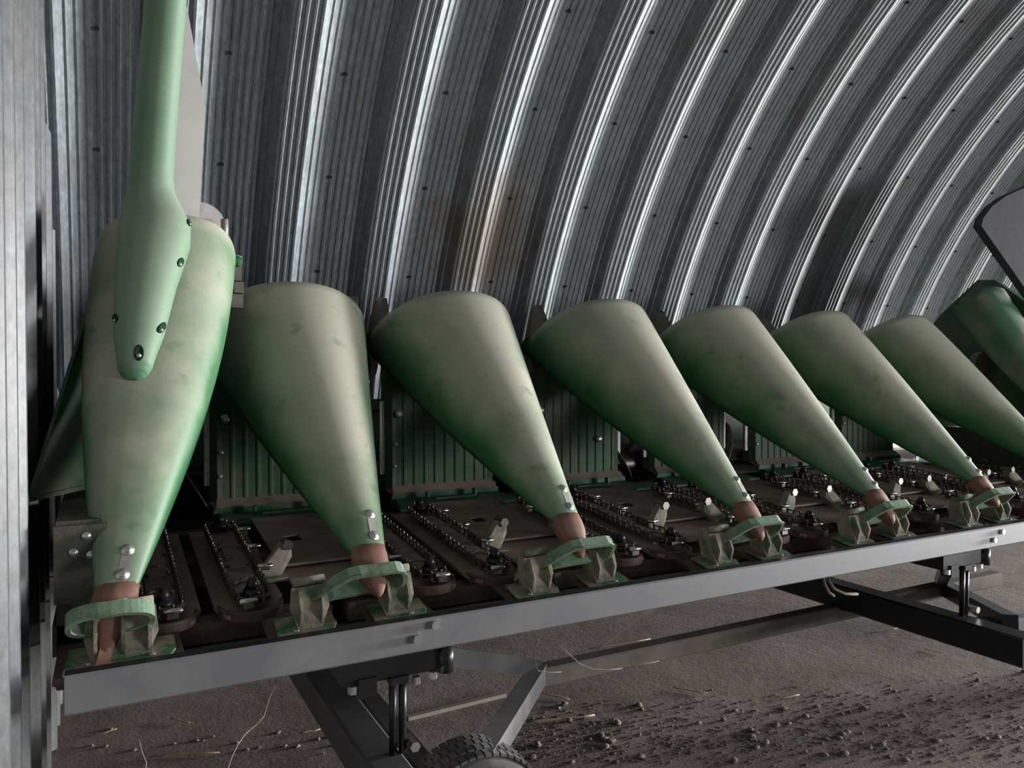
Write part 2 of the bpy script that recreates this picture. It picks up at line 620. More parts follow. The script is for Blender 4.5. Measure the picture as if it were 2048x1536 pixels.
def boot_mesh(i, length=0.125, blade=False):
    """rust coloured point that caps the hood"""
    mb = MB()
    top = hood_surface(i, 0.0, 0.0)
    ax = (hood_surface(i, 0.0, 0) - hood_surface(i, 0.06, 0)).normalized()
    up = Vector((0, -ax.z, ax.y))
    if up.z < 0:
        up = -up
    st = [(-0.03, 0.053, 0.034), (0.0, 0.054, 0.035), (0.03, 0.052, 0.034), (0.06, 0.042, 0.03), (0.09, 0.03, 0.024), (0.115, 0.016, 0.014), (0.125, 0.006, 0.006)]
    n = 16
    vs = []
    for t, a, b in st:
        c = top + ax * (t * length / 0.125) - up * (0.026)
        for k in range(n):
            th = 2 * math.pi * k / n
            ct, sn = math.cos(th), math.sin(th)
            vs.append(c + Vector((math.copysign(abs(ct) ** 0.8, ct) * a, 0, 0)) + up * (math.copysign(abs(sn) ** 0.8, sn) * b))
    fs = [(j * n + k, j * n + (k + 1) % n, (j + 1) * n + (k + 1) % n, (j + 1) * n + k) for j in range(len(st) - 1) for k in range(n)]
    fs += [tuple(range(n))[::-1], tuple(range((len(st) - 1) * n, len(st) * n))]
    mb.add(vs, fs, 0, True)
    if blade:
        tip = top + ax * length - up * 0.02
        mb.strap([tip - ax * 0.03, tip + ax * 0.05 + Vector((-0.01, 0, -0.01)), tip + ax * 0.06 + Vector((-0.014, 0.0, -0.015))], 0.03, 0.012, (0, -1, 0))
    return mb.mesh('boot', 'boot')


def bolt_mesh(r=0.011, h=0.009):
    mb = MB()
    st = [(0, 1.5), (0.15, 1.5), (0.16, 1.0), (0.7, 0.9), (0.95, 0.6), (1.0, 0.2)]
    n = 12
    vs = [(r * k * math.cos(2 * math.pi * j / n), r * k * math.sin(2 * math.pi * j / n), h * t) for t, k in st for j in range(n)]
    fs = [(a * n + j, a * n + (j + 1) % n, (a + 1) * n + (j + 1) % n, (a + 1) * n + j) for a in range(len(st) - 1) for j in range(n)]
    fs += [tuple(range(n))[::-1], tuple(range((len(st) - 1) * n, len(st) * n))]
    mb.add(vs, fs, 0, True)
    return mb.mesh('bolt', 'bolt')


BOLT = bolt_mesh()


def bolt_at(p, n, parent, scale=1.0, name='bolt', me=None):
    q = Vector((0, 0, 1)).rotation_difference(Vector(n))
    return put(name, me or BOLT, parent, Matrix.Translation(p) @ q.to_matrix().to_4x4() @ Matrix.Scale(scale, 4))


for i in range(0, 8):
    end = i in (0, 7)
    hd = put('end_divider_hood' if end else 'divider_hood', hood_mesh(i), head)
    md = hd.modifiers.new('sheet', 'SOLIDIFY')
    md.thickness = 0.005
    md.offset = -1
    put('boot', boot_mesh(i, 0.14 if end else 0.125, end), hd, label='rust brown point cap')
    # wear strip with two bolts near the tip
    s1, s0 = (0.105, 0.045) if not end else (0.10, 0.045)
    pa = 0.32 if i != 7 else -0.32
    if end:
        pa *= 0.3
    a, b = hood_surface(i, s0, pa), hood_surface(i, s1, pa)
    n = hood_normal(i, (s0 + s1) / 2, pa)
    mb = MB()
    ext = (b - a).normalized()
    mb.strap([a - ext * 0.012 + n * 0.003, b + ext * 0.012 + n * 0.003], 0.024, 0.004, n)
    put('wear_strip', mb.mesh('wear_strip', 'dusty_steel'), hd, label='small steel strip near the tip')
    bolt_at(a + n * 0.004, n, hd)
    bolt_at(b + n * 0.004, n, hd)
    if not end:
        # rear corner tab and hinge plate at the left of the hood
        for sd in (-1, 1):
            c = hood_surface(i, 1.0, sd * 1.50)
            e = hood_surface(i, 1.0, sd * 0.95)
            mb = MB()
            prof = [c + Vector((0, 0.05, -0.08)), c + Vector((sd * 0.004, 0.0, 0.0)), c + Vector((-sd * 0.004, -0.02, 0.09)),
                    c + Vector((-sd * 0.03, -0.03, 0.2)), c + Vector((-sd * 0.085, -0.02, 0.2)), e + Vector((0, 0.03, -0.02)), c + Vector((-sd * 0.08, 0.06, -0.05))]
            mb.prism(prof, (0, 0.012, 0))
            put('rear_tab', mb.mesh('rear_tab', 'tabm'), hd)
            mb = MB()
            cc = c + Vector((-sd * 0.005, 0.03, -0.10))
            mb.prism([cc + Vector((0.045 * math.cos(t) * 1.2, 0, 0.075 * math.sin(t))) for t in [2 * math.pi * k / 12 for k in range(12)]], (0, 0.02, 0))
            put('hinge_plate', mb.mesh('hinge_plate', 'tabm'), hd)

# --- raised fender on the two end dividers
def lerp_rows(rows, n):
    out = []
    for a, b in zip(rows[:-1], rows[1:]):
        for k in range(n):
            t = k / n
            out.append([x + (y - x) * t for x, y in zip(a, b)])
    out.append(list(rows[-1]))
    return out


FENDER = [  # x, y, z, half width, bulge, bulge dir y, bulge dir z
    (0.082, 2.52, 1.474, 0.012, 0.012, -0.75, 0.66),
    (0.0822, 2.52, 1.478, 0.024, 0.02, -0.75, 0.66),
    (0.083, 2.522, 1.487, 0.036, 0.03, -0.75, 0.66),
    (0.0845, 2.526, 1.505, 0.046, 0.04, -0.75, 0.66),
    (0.088, 2.54, 1.535, 0.052, 0.05, -0.75, 0.66),
    (0.098, 2.575, 1.605, 0.069, 0.07, -0.75, 0.66),
    (0.122, 2.65, 1.76, 0.087, 0.085, -0.76, 0.65),
    (0.150, 2.74, 1.90, 0.108, 0.10, -0.8, 0.6),
    (0.157, 2.79, 1.965, 0.108, 0.10, -0.86, 0.5),
    (0.150, 2.825, 2.03, 0.092, 0.095, -0.92, 0.38),
    (0.147, 2.84, 2.085, 0.074, 0.09, -0.96, 0.26),
    (0.148, 2.84, 2.14, 0.068, 0.085, -0.98, 0.2),
    (0.158, 2.83, 2.28, 0.066, 0.08, -0.99, 0.1),
    (0.175, 2.80, 2.50, 0.064, 0.08, -0.995, 0.06),
    (0.193, 2.78, 2.72, 0.063, 0.08, -0.995, 0.06),
    (0.215, 2.755, 3.0, 0.06, 0.078, -0.995, 0.06),
    (0.222, 2.75, 3.07, 0.045, 0.06, -0.995, 0.06),
]


def fender_point(r, th):
    x, y, z, hw, bl, dy, dzz = r
    c, sn = math.cos(th), math.sin(th)
    return Vector((x + hw * math.copysign(abs(c) ** 0.85, c), y + dy * bl * abs(sn) ** 0.8 * (1 if sn >= 0 else -0.25), z + dzz * bl * abs(sn) ** 0.8 * (1 if sn >= 0 else -0.25)))


def mirror(mb):
    mb.v = [(5.156 - p[0], p[1], p[2]) for p in mb.v]
    mb.f = [tuple(reversed(f)) for f in mb.f]
    return mb


hoods = [o for o in head.children if o.name.startswith('end_divider_hood')]
for idx, hd in enumerate(hoods):
    mir = idx == 1
    rows = lerp_rows(FENDER, 5)
    n = 28
    mb = MB()
    vs = [fender_point(r, 2 * math.pi * k / n) for r in rows for k in range(n)]
    fs = [(j * n + k, j * n + (k + 1) % n, (j + 1) * n + (k + 1) % n, (j + 1) * n + k) for j in range(len(rows) - 1) for k in range(n)]
    fs += [tuple(range(n))[::-1], tuple(range((len(rows) - 1) * n, len(rows) * n))]
    mb.add(vs, fs, 0, True)
    if mir:
        mirror(mb)
    if not mir:
        put('raised_fender', mb.mesh('raised_fender', 'fender'), hd, label='long green raised fender')
    else:
        P = [Vector(q) for q in ((4.545, 2.700, 2.348), (4.564, 2.700, 2.396), (4.652, 2.700, 2.475), (4.788, 2.700, 2.548), (5.148, 2.700, 2.679), (5.446, 2.700, 2.082), (5.136, 2.700, 1.904))]
        put('raised_fender', MB().prism(P, (0, 0.05, 0)).mesh('raised_fender', 'grey_dark'), hd, label='grey rounded raised fender plate')
        P = [Vector(q) for q in ((5.195, 3.450, 1.791), (5.202, 3.374, 1.893), (5.203, 3.114, 2.112), (5.192, 2.993, 2.099), (5.148, 2.750, 1.914), (5.121, 2.611, 1.077), (5.183, 2.819, 0.978), (5.219, 3.097, 1.136), (5.213, 3.304, 1.489))]
        put('end_body', MB().prism(P, (0.04, 0, 0)).mesh('end_body', 'panel'), hd)
        for c, r in ((Vector((5.381, 3.080, 2.016)), 0.11), (Vector((5.149, 3.020, 1.546)), 0.1)):
            q = [c + Vector((r * math.cos(t) * 1.15, 0, r * math.sin(t) * 0.8)) for t in [2 * math.pi * k / 20 for k in range(20)]]
            put('lit_dust_disc', MB().prism(q, (0, 0.05, 0)).mesh('lit_dust_disc', 'tabm'), hd)  # pale discs stand in for dusty, lit areas of the end divider
        continue
    # beige back plate, dome and pin behind the hood
    P = [Vector(q) for q in ((0.271, 2.930, 2.772), (0.329, 2.930, 2.432), (0.305, 2.930, 2.025), (0.195, 2.930, 2.015), (0.182, 2.930, 2.753))]
    mb = MB().prism(P, (0, 0.012, 0))
    if mir:
        mirror(mb)
    put('back_plate', mb.mesh('back_plate', 'beige'), hd, label='flat dusty beige plate')
    c = Vector((0.321, 3.020, 2.032))
    mb = MB()
    mb.prism([c + Vector((0.085 * math.cos(math.pi * k / 12), 0.01 * k / 12, 0.085 * math.sin(math.pi * k / 12))) for k in range(13)] + [c + Vector((-0.085, 0, -0.1)), c + Vector((0.085, 0, -0.1))], (0, 0.05, 0))
    if mir:
        mirror(mb)
    put('rear_dome', mb.mesh('rear_dome', 'beige'), hd)
    c = Vector((0.397, 2.980, 1.978))
    mb = MB().cyl(c, c + Vector((0, 0, 0.075)), 0.013, 10)
    if mir:
        mirror(mb)
    put('hinge_pin', mb.mesh('hinge_pin', 'dusty_steel'), hd)
    c = Vector((0.440, 3.000, 1.837))
    mb = MB()
    for k, (dx, dzz, sx, sz) in enumerate(((0, 0.02, 0.03, 0.05), (0.006, -0.03, 0.035, 0.04), (0.0, -0.08, 0.04, 0.05))):
        mb.box(c + Vector((dx, 0, dzz)), (sx, 0.05, sz))
    if mir:
        mirror(mb)
    put('hinge_bracket', mb.mesh('hinge_bracket', 'tabm'), hd)
    # recessed bolts of the fender
    cup = MB()
    nn = 14
    ring = [(0.013, 0.0006), (0.012, 0.0022), (0.0105, 0.0024), (0.009, 0.0016)]
    cup.add([(a * math.cos(2 * math.pi * k / nn), a * 1.9 * math.sin(2 * math.pi * k / nn), h) for a, h in ring for k in range(nn)],
            [(j * nn + k, j * nn + (k + 1) % nn, (j + 1) * nn + (k + 1) % nn, (j + 1) * nn + k) for j in range(3) for k in range(nn)] + [tuple(range(3 * nn, 4 * nn))], 0, True)
    cupm = cup.mesh('bolt_cup', 'cupm')
    for rr, th in ((8 * 5, 0.42), (6.5 * 5, 0.42), (5.1 * 5, 0.5), (5.2 * 5, math.pi - 0.35), (3.7 * 5, 1.45)):
        r = rows[int(rr)]
        p = fender_point(r, th)
        e1 = fender_point(r, th + 0.05) - fender_point(r, th - 0.05)
        e2 = fender_point(rows[int(rr) + 1], th) - fender_point(rows[int(rr) - 1], th)
        nrm = e1.cross(e2).normalized()
        if nrm.y > 0:
            nrm = -nrm
        if mir:
            p.x = 5.156 - p.x
            nrm.x = -nrm.x
        bolt_at(p, nrm, hd, 1.0, 'bolt_cup', cupm)
        dn_ = (fender_point(rows[int(rr) - 1], th) - fender_point(rows[int(rr)], th)).normalized()
        bolt_at(p + nrm * 0.0015 + Vector((-dn_.x if mir else dn_.x, dn_.y, dn_.z)) * 0.008, nrm, hd, 0.4)

# --- rear body: back sheet, trough, auger, hood panels
mb = MB()
mb.box((2.58, 3.86, 1.03), (5.2, 0.012, 0.58))
mb.box((2.58, 3.85, 1.33), (5.2, 0.06, 0.05))
mb.prism([(-0.02, 3.86, 0.74), (-0.02, 3.7, 0.70), (-0.02, 3.5, 0.72), (-0.02, 3.34, 0.86), (-0.02, 3.33, 0.84), (-0.02, 3.5, 0.70), (-0.02, 3.7, 0.68), (-0.02, 3.87, 0.72)], (5.2, 0, 0))
put('auger_trough', mb.mesh('auger_trough', 'panel'), head)
mb = MB()
mb.box((2.58, 2.9, 0.69), (5.24, 1.2, 0.012))
mb.box((2.58, 2.3, 0.705), (5.24, 0.012, 0.045))
put('dark_blocking_sheet', mb.mesh('dark_blocking_sheet', 'grime'), head)  # added dark sheet, blocks bright gaps so the space below the decks stays dark
mb = MB().cyl((-0.02, 3.6, 0.97), (5.18, 3.6, 0.97), 0.115, 28)
aug = put('auger_tube', mb.mesh('auger_tube', 'auger'), head)
mb = MB()
for half in (0, 1):
    n = 150
    vs, fs = [], []
    for k in range(n + 1):
        x = half * 2.6 + 2.55 * k / n
        th = (1 if half == 0 else -1) * 2 * math.pi * x / 0.72
        for r in (0.11, 0.21):
            for dx in (-0.003, 0.003):
                vs.append((x + dx, 3.6 + r * math.cos(th), 0.97 + r * math.sin(th)))
    for k in range(n):
        a, b = 4 * k, 4 * k + 4
        fs += [(a, a + 2, b + 2, b), (a + 1, b + 1, b + 3, a + 3), (a + 2, a + 3, b + 3, b + 2)]
    mb.add(vs, fs, 0, True)
put('auger_flighting', mb.mesh('auger_flighting', 'flight'), aug)

for sd in (0, 1):   # end sheets
    mb = MB()
    P = [(-0.186, 2.56, 1.135), (-0.186, 2.56, 1.16), (-0.058, 2.78, 1.65), (0.02, 2.92, 1.68), (0.06, 2.92, 1.135)]
    mb.prism(P, (0, 0.012, 0))
    mb.prism([(-0.186, 2.56, 1.135), (-0.186, 2.56, 1.16), (-0.058, 2.78, 1.65), (-0.05, 3.6, 1.6), (-0.16, 3.6, 1.1)], (0.01, 0, 0))
    mb.prism([(-0.186, 2.55, 1.13), (0.06, 2.90, 1.13), (0.06, 2.94, 1.13), (-0.186, 2.60, 1.13)], (0, 0, 0.014))
    if sd:
        mirror(mb)
    es = put('end_sheet', mb.mesh('end_sheet', 'panel'), head)
    mb = MB()
    mb.box((-0.06, 2.85, 0.93), (0.10, 1.1, 0.36))
    mb.box((-0.02, 2.55, 0.80), (0.2, 0.5, 0.08))
    mb.box((-0.055, 2.29, 1.0), (0.12, 0.012, 0.2))
    if sd:
        mirror(mb)
    ef = put('end_frame', mb.mesh('end_frame', 'grime'), head)
    for (x, z) in ((-0.04, 1.07), (-0.07, 1.03), (-0.03, 1.02)):
        bolt_at((x if not sd else 5.156 - x, 2.283, z), (0, -1, 0), ef, 0.7)


def hood_panel():
    """ribbed green panel under a hood (local x about the divider centre)"""
    mb = MB()
    hw = 0.285
    y0_ = 3.40
    prof = []
    n = 9
    x = -hw + 0.05
    st = (2 * hw - 0.1) / n
    for k in range(n):
        prof += [(x, 0), (x + st * 0.55, 0), (x + st * 0.68, -0.0055), (x + st * 0.87, -0.0055)]
        x += st
    prof.append((hw - 0.05, 0))
    prof = [(-hw, 0.07), (-hw + 0.008, 0.025), (-hw + 0.03, -0.004)] + prof + [(hw - 0.03, -0.004), (hw - 0.008, 0.025), (hw, 0.07)]
    za, zb = 0.95, 1.60
    vs = [(px, y0_ + py, z) for z in (za, zb) for px, py in prof]
    m = len(prof)
    mb.add(vs, [(k, k + 1, m + k + 1, m + k) for k in range(m - 1)])
    return mb.mesh('hood_panel', 'panel', fix=False)


def panel_ledge():
    mb = MB()
    hw = 0.285
    mb.prism([(-hw, 3.41, 0.955), (-hw + 0.02, 3.36, 0.935), (hw - 0.02, 3.36, 0.935), (hw, 3.41, 0.955)], (0, 0, -0.008))
    mb.add([(-hw + 0.03, 3.41, 0.975), (hw - 0.03, 3.41, 0.975), (hw - 0.02, 3.35, 0.933), (-hw + 0.02, 3.35, 0.933)], [(0, 1, 2, 3)])
    return mb.mesh('panel_ledge', 'ledge')


def panel_lip():
    mb = MB()
    hw = 0.27
    # front apron with a notch near its left end
    P = [(-hw, 3.35, 0.935), (hw, 3.35, 0.935), (hw, 3.345, 0.895), (hw - 0.12, 3.345, 0.875), (-hw + 0.16, 3.345, 0.872), (-hw + 0.15, 3.345, 0.89),
         (-hw + 0.09, 3.345, 0.89), (-hw + 0.06, 3.345, 0.868), (-hw + 0.02, 3.345, 0.872), (-hw - 0.01, 3.35, 0.90)]
    mb.prism(P, (0, 0.01, 0))
    for x in (-0.12, -0.02, 0.09):
        mb.box((x, 3.34, 0.868), (0.014, 0.02, 0.03))
    return mb.mesh('panel_lip', 'lip')


def strip_mesh():
    mb = MB()
    mb.box((0, 0, 0), (0.02, 0.012, 0.34))
    return mb.mesh('edge_strip', 'strip')


def washer_mesh():
    mb = MB()
    mb.cyl((0, 0, 0), (0, -0.006, 0), 0.019, 16)
    mb.cyl((0, -0.006, 0), (0, -0.012, 0), 0.008, 6)
    return mb.mesh('washer', 'bolt')


HP, PL, PLIP, STRP, WSH = hood_panel(), panel_ledge(), panel_lip(), strip_mesh(), washer_mesh()
for i in range(1, 7):
    x = SX[i]
    hp = put('hood_panel', HP, head, T(x, 0, 0))
    put('panel_ledge', PL, hp, T(x, 0, 0))
    put('panel_lip', PLIP, hp, T(x, 0, 0))
    put('edge_strip', STRP, hp, T(x - 0.29, 3.44, 1.19), label='pale upright edge strip')
    put('edge_strip', STRP, hp, T(x + 0.29, 3.44, 1.16), label='pale upright edge strip')
    put('washer', WSH, hp, T(x - 0.225, 3.392, 1.30))
    put('washer', WSH, hp, T(x + 0.13, 3.392, 1.14))
    for (dx, z) in ((-0.24, 1.16), (-0.245, 1.06)):
        bolt_at((x + dx, 3.392, z), (0, -1, 0), hp, 0.6)

# --- row units
TILT = math.atan(0.1)


def zd(y):
    return 0.80 + 0.1 * (y - 2.2)


LY0, LY1, LHW = 2.33, 3.03, 0.05


def loop_path(n_str=40, n_arc=10):
    """stadium path, local x about loop centre, y world"""
    pts = []
    for k in range(n_str):
        pts.append((LHW, LY0 + (LY1 - LY0) * k / n_str))
    for k in range(n_arc):
        t = math.pi * k / n_arc
        pts.append((LHW * math.cos(t), LY1 + LHW * math.sin(t)))
    for k in range(n_str):
        pts.append((-LHW, LY1 - (LY1 - LY0) * k / n_str))
    for k in range(n_arc):
        t = math.pi + math.pi * k / n_arc
        pts.append((LHW * math.cos(t), LY0 + LHW * math.sin(t)))
    return [Vector((x, y, zd(y) + 0.034)) for x, y in pts]


def chain_mesh():
    P = loop_path()
    # resample by arc length
    L = [0.0]
    for a, b in zip(P, P[1:] + P[:1]):
        L.append(L[-1] + (b - a).length)
    tot = L[-1]
    n = int(tot / 0.036)

    def at(d):
        d %= tot
        for k in range(len(P)):
            if L[k] <= d <= L[k + 1]:
                t = (d - L[k]) / max(1e-9, L[k + 1] - L[k])
                return P[k].lerp(P[(k + 1) % len(P)], t)
        return P[0]
    mb = MB()
    for k in range(n):
        d = tot * k / n
        c = at(d)
        t = (at(d + 0.008) - at(d - 0.008)).normalized()
        rot = Vector((0, 1, 0)).rotation_difference(t).to_matrix()
        out = k % 2
        for zz in (-1, 1):
            mb.box(c + Vector((0, 0, zz * (0.013 if out else 0.009))), (0.011, 0.037, 0.003), rot)
        p = at(d + tot / n / 2)
        mb.cyl(p + Vector((0, 0, -0.010)), p + Vector((0, 0, 0.010)), 0.0065, 6, 0)
        mb.cyl(p + Vector((0, 0, 0.010)), p + Vector((0, 0, 0.019)), 0.003, 5, 1)
    return mb.mesh('gathering_chain', ['chain', 'pin'])


def sprocket_mesh():
    mb = MB()
    n = 9
    pts = []
    for k in range(n * 4):
        t = 2 * math.pi * k / (n * 4)
        r = (0.036, 0.048, 0.048, 0.036)[k % 4]
        pts.append((r * math.cos(t), r * math.sin(t), 0))
    mb.prism(pts, (0, 0, 0.012))
    mb.cyl((0, 0, 0.012), (0, 0, 0.03), 0.03, 14, 0, 0.026)
    mb.cyl((0, 0, 0.03), (0, 0, 0.062), 0.022, 12, 0, 0.010)
    return mb.mesh('sprocket', 'black')


def deck_plate():
    """long deck plate beside the stalk slot, with two slots and a front round"""
    mb = MB()
    y0_, y1_ = 2.26, 3.12
    outl = [(-0.10, y0_ + 0.10), (-0.075, y0_ + 0.03), (-0.02, y0_), (0.04, y0_ + 0.01), (0.085, y0_ + 0.06), (0.097, y0_ + 0.13), (0.097, y1_), (-0.10, y1_)]
    P = [(x, y, zd(y)) for x, y in outl]
    mb.prism(P, (0, 0, -0.012))
    return mb.mesh('deck_plate', 'deck')


def chain_guide():
    mb = MB()
    rot = Matrix.Rotation(TILT, 3, 'X')
    yc = (LY0 + LY1) / 2
    mb.box((0, yc, zd(yc) + 0.012), (0.074, 0.58, 0.022), rot)
    mb.box((0, yc + 0.05, zd(yc + 0.05) + 0.027), (0.05, 0.3, 0.01), rot)
    for dy in (-0.2, 0.0, 0.2):
        mb.cyl((0, yc + dy, zd(yc + dy) + 0.02), (0, yc + dy, zd(yc + dy) + 0.036), 0.012, 6)
    # arched cover lugs across the guide
    for dy in (-0.24, -0.06, 0.12):
        mb.tube([(0.032 * math.cos(t), yc + dy + 0.03 * math.sin(t), zd(yc + dy) + 0.03 + 0.0 * t) for t in [math.pi * k / 8 for k in range(9)]], 0.006, 6)
    return mb.mesh('chain_guide', 'deck')


def front_guard():
    mb = MB()
    pts = []
    for k in range(15):
        t = math.pi + math.pi * k / 14
        pts.append((0.088 * math.cos(t), LY0 + 0.03 + 0.10 * math.sin(t), zd(LY0) - 0.012))
    mb.strap(pts, 0.012, 0.02)
    mb.tube([Vector(p) + Vector((0, 0, 0.012)) for p in pts], 0.007, 8)
    return mb.mesh('front_guard', 'rust')


def paddle_mesh():
    mb = MB()
    n = 12
    pts = [(-0.026, 0, 0), (-0.022, 0, 0), (0.022, 0, 0), (0.026, 0, 0)]
    mb.tube(pts, 0.008, 10, (0, 0, 1), False, 0, [0.5, 1, 1, 0.5])
    mb.box((0, 0, -0.012), (0.03, 0.006, 0.02))
    return mb.mesh('paddle', 'shiny')


def pan_mesh():
    """flat cover between two rows with a square hole"""
    mb = MB()
    y0_, y1_ = 2.36, 3.2
    hx0, hx1, hy0, hy1 = -0.085, -0.025, 2.86, 2.93
    hw = 0.155
    xs = [-hw, hx0, hx1, hw]
    yy = [y0_, hy0, hy1, y1_]
    for i in range(3):
        for j in range(3):
            if i == 1 and j == 1:
                continue
            P = [(xs[i], yy[j]), (xs[i + 1], yy[j]), (xs[i + 1], yy[j + 1]), (xs[i], yy[j + 1])]
            mb.prism([(x, y, zd(y) + 0.012 - 0.06 * max(0, 0.55 - abs(y - 2.36)) * 0) for x, y in P], (0, 0, -0.008))
    mb.box((0, 2.62, zd(2.62) + 0.02), (0.3, 0.10, 0.008))
    return mb.mesh('divider_pan', 'deck')


def riser_mesh():
    mb = MB()
    mb.prism([(-0.30, 3.16, 0.90), (0.30, 3.16, 0.90), (0.26, 3.34, 0.915), (-0.26, 3.34, 0.915)], (0, 0, -0.012))
    mb.box((0, 3.25, 0.921), (0.2, 0.02, 0.006))
    for x in (-0.12, 0.12):
        mb.box((x, 3.30, 0.93), (0.012, 0.03, 0.03))
    return mb.mesh('trough_riser', 'lip')


def post_mesh():
    """leaning green post (local: foot at origin)"""
    mb = MB()
    mb.prism([(-0.075, 0, 0.0), (0.0, 0, -0.005), (0.045, 0.03, 0.05), (0.042, 0.03, 0.085), (0.012, 0.03, 0.095)], (0, 0.035, 0))
    mb.prism([(-0.09, -0.03, -0.012), (0.02, -0.03, -0.012), (0.02, 0.05, -0.008), (-0.09, 0.05, -0.008)], (0, 0, 0.012))
    return mb.mesh('support_post', 'mud')


def post_bolt():
    mb = MB()
    mb.cyl((0, -0.012, 0), (0, 0.05, 0), 0.011, 8)
    mb.cyl((0, -0.018, 0), (0, -0.008, 0), 0.018, 6)
    return mb.mesh('post_bolt', 'pin')


CH, SPK, DP, CG, FG, PD = chain_mesh(), sprocket_mesh(), deck_plate(), chain_guide(), front_guard(), paddle_mesh()
PAN, RIS, PST, PSB = pan_mesh(), riser_mesh(), post_mesh(), post_bolt()


def row_frame():
    mb = MB()
    mb.box((0, 2.43, 0.735), (0.74, 0.08, 0.06))
    mb.box((0, 3.0, 0.77), (0.74, 0.10, 0.08))
    for sd in (-1, 1):
        mb.box((sd * 0.20, 2.72, 0.79), (0.03, 0.9, 0.05), Matrix.Rotation(TILT, 3, 'X'))
    return mb.mesh('row_unit', 'deck')


RF = row_frame()
for k in range(7):
    xr = SX[k] + ROW / 2 if k > 0 else 0.262
    ru = put('row_unit', RF, head, T(xr, 0, 0))
    for sd in (-1, 1):
        xc = xr + sd * 0.118
        mir = Matrix.Scale(sd, 4, (1, 0, 0))
        put('deck_plate', DP, ru, T(xc, 0, 0) @ mir)
        put('gathering_chain', CH, ru, T(xc, 0, 0))
        put('chain_guide', CG, ru, T(xc, 0, 0))
        put('front_guard', FG, ru, T(xc, 0, 0))
        put('sprocket', SPK, ru, T(xc, LY0, zd(LY0) + 0.022))
        put('sprocket', SPK, ru, T(xc, LY1, zd(LY1) + 0.022))
        for q, y in enumerate((2.47, 2.68, 2.89)):
            yy = y + (0.06 if sd > 0 else 0)
            put('paddle', PD, ru, T(xc + sd * (LHW + 0.022), yy, zd(yy) + 0.045), label='worn shiny steel paddle')
        put('paddle', PD, ru, T(xc - sd * 0.02, LY0 - LHW - 0.012, zd(LY0) + 0.035), label='worn shiny steel paddle')
        px = xr + sd * 0.235
        ps = put('support_post', PST, ru, T(px, 2.52, zd(2.52) + 0.012) @ Matrix.Scale(sd, 4, (1, 0, 0)))
        put('post_bolt', PSB, ru, T(px + sd * 0.03, 2.555, zd(2.55) + 0.10))
for i in range(0, 8):
    x = SX[i] if 0 < i < 7 else (SX[0] + 0.03 if i == 0 else SX[7] - 0.03)
    if 0 < i < 7:
        put('divider_pan', PAN, head, T(x, 0, 0))
        put('trough_riser', RIS, head, T(x, 0, 0))


# --- loop brackets that carry the divider points
def ring_mesh(oval=False):
    """closed strap loop round the point, plane square to the point's axis"""
    mb = MB()
    nrm = Vector((0, -0.70, 0.714))
    if oval:
        out = []
        for k in range(36):
            t = 2 * math.pi * k / 36
            c, s = math.cos(t), math.sin(t)
            out.append((0.094 * math.copysign(abs(c) ** 0.7, c), 0.047 * math.copysign(abs(s) ** 0.8, s)))
    else:
        out = [(-0.165, -0.075), (-0.12, -0.035), (-0.075, 0.02), (-0.05, 0.042), (-0.02, 0.048), (0.085, 0.048), (0.102, 0.042), (0.112, 0.025), (0.122, -0.015),
               (0.118, -0.035), (0.10, -0.045), (0.02, -0.042), (-0.08, -0.048), (-0.13, -0.07)]
    path = [Vector((a, 0, 0)) + nrm * b for a, b in out]
    ax = Vector((0, -0.714, -0.70))
    # strap section: wide along the axis, thin in the plane
    n = len(path)
    vs, fs = [], []
    for i in range(n):
        t = (path[(i + 1) % n] - path[i - 1]).normalized()
        o = t.cross(ax).normalized()
        for a, b in ((-0.017, -0.003), (0.016, -0.003), (0.016, -0.008), (0.021, -0.008), (0.021, 0.004), (-0.017, 0.004)):
            vs.append(path[i] + ax * a + o * b)
    m = 6
    for i in range(n):
        j = (i + 1) % n
        for k in range(m):
            fs.append((i * m + k, i * m + (k + 1) % m, j * m + (k + 1) % m, j * m + k))
    mb.add(vs, fs)
    return mb.mesh('guard_ring', 'ring')


def gusset_mesh(sd):
    """muddy leg between ring and base (local to ring centre), sd -1 left, 1 right"""
    mb = MB()
    x = sd * 0.115
    for dx in (-0.03, 0.03):
        mb.prism([(x + dx, -0.02, -0.02), (x + dx, 0.05, -0.0), (x + dx, 0.07, -0.06), (x + dx, 0.05, -0.125), (x + dx, -0.03, -0.125), (x + dx, -0.045, -0.07)], (0.008, 0, 0))
    mb.prism([(x - 0.045, -0.005, -0.015), (x + 0.05, -0.005, -0.01), (x + 0.055, -0.02, -0.07), (x + 0.03, -0.035, -0.122), (x - 0.035, -0.035, -0.122), (x - 0.052, -0.02, -0.07)], (0, 0.014, 0))
    mb.tube([(x - 0.04, 0.0, 0.0), (x + 0.045, 0.0, 0.004)], 0.012, 10)
    return mb.mesh('bracket_leg', 'mud')


def base_mesh(sd):
    mb = MB()
    x = sd * 0.125
    mb.prism([(x - 0.085, -0.075, -0.128), (x + 0.06, -0.07, -0.128), (x + 0.085, -0.02, -0.12), (x + 0.085, 0.05, -0.108), (x - 0.075, 0.05, -0.108)], (0, 0, -0.006))
    return mb.mesh('bracket_base', 'plate')


def skid_mesh(sd):
    mb = MB()
    x = sd * 0.13
    mb.prism([(x - 0.10, -0.085, -0.137), (x + 0.10, -0.085, -0.137), (x + 0.095, 0.12, -0.116), (x - 0.095, 0.12, -0.116)], (0, 0, -0.01))
    mb.prism([(x - 0.10, -0.085, -0.137), (x + 0.10, -0.085, -0.137), (x + 0.09, -0.08, -0.16), (x - 0.09, -0.08, -0.16)], (0, 0.008, 0))
    return mb.mesh('skid_plate', 'rust')


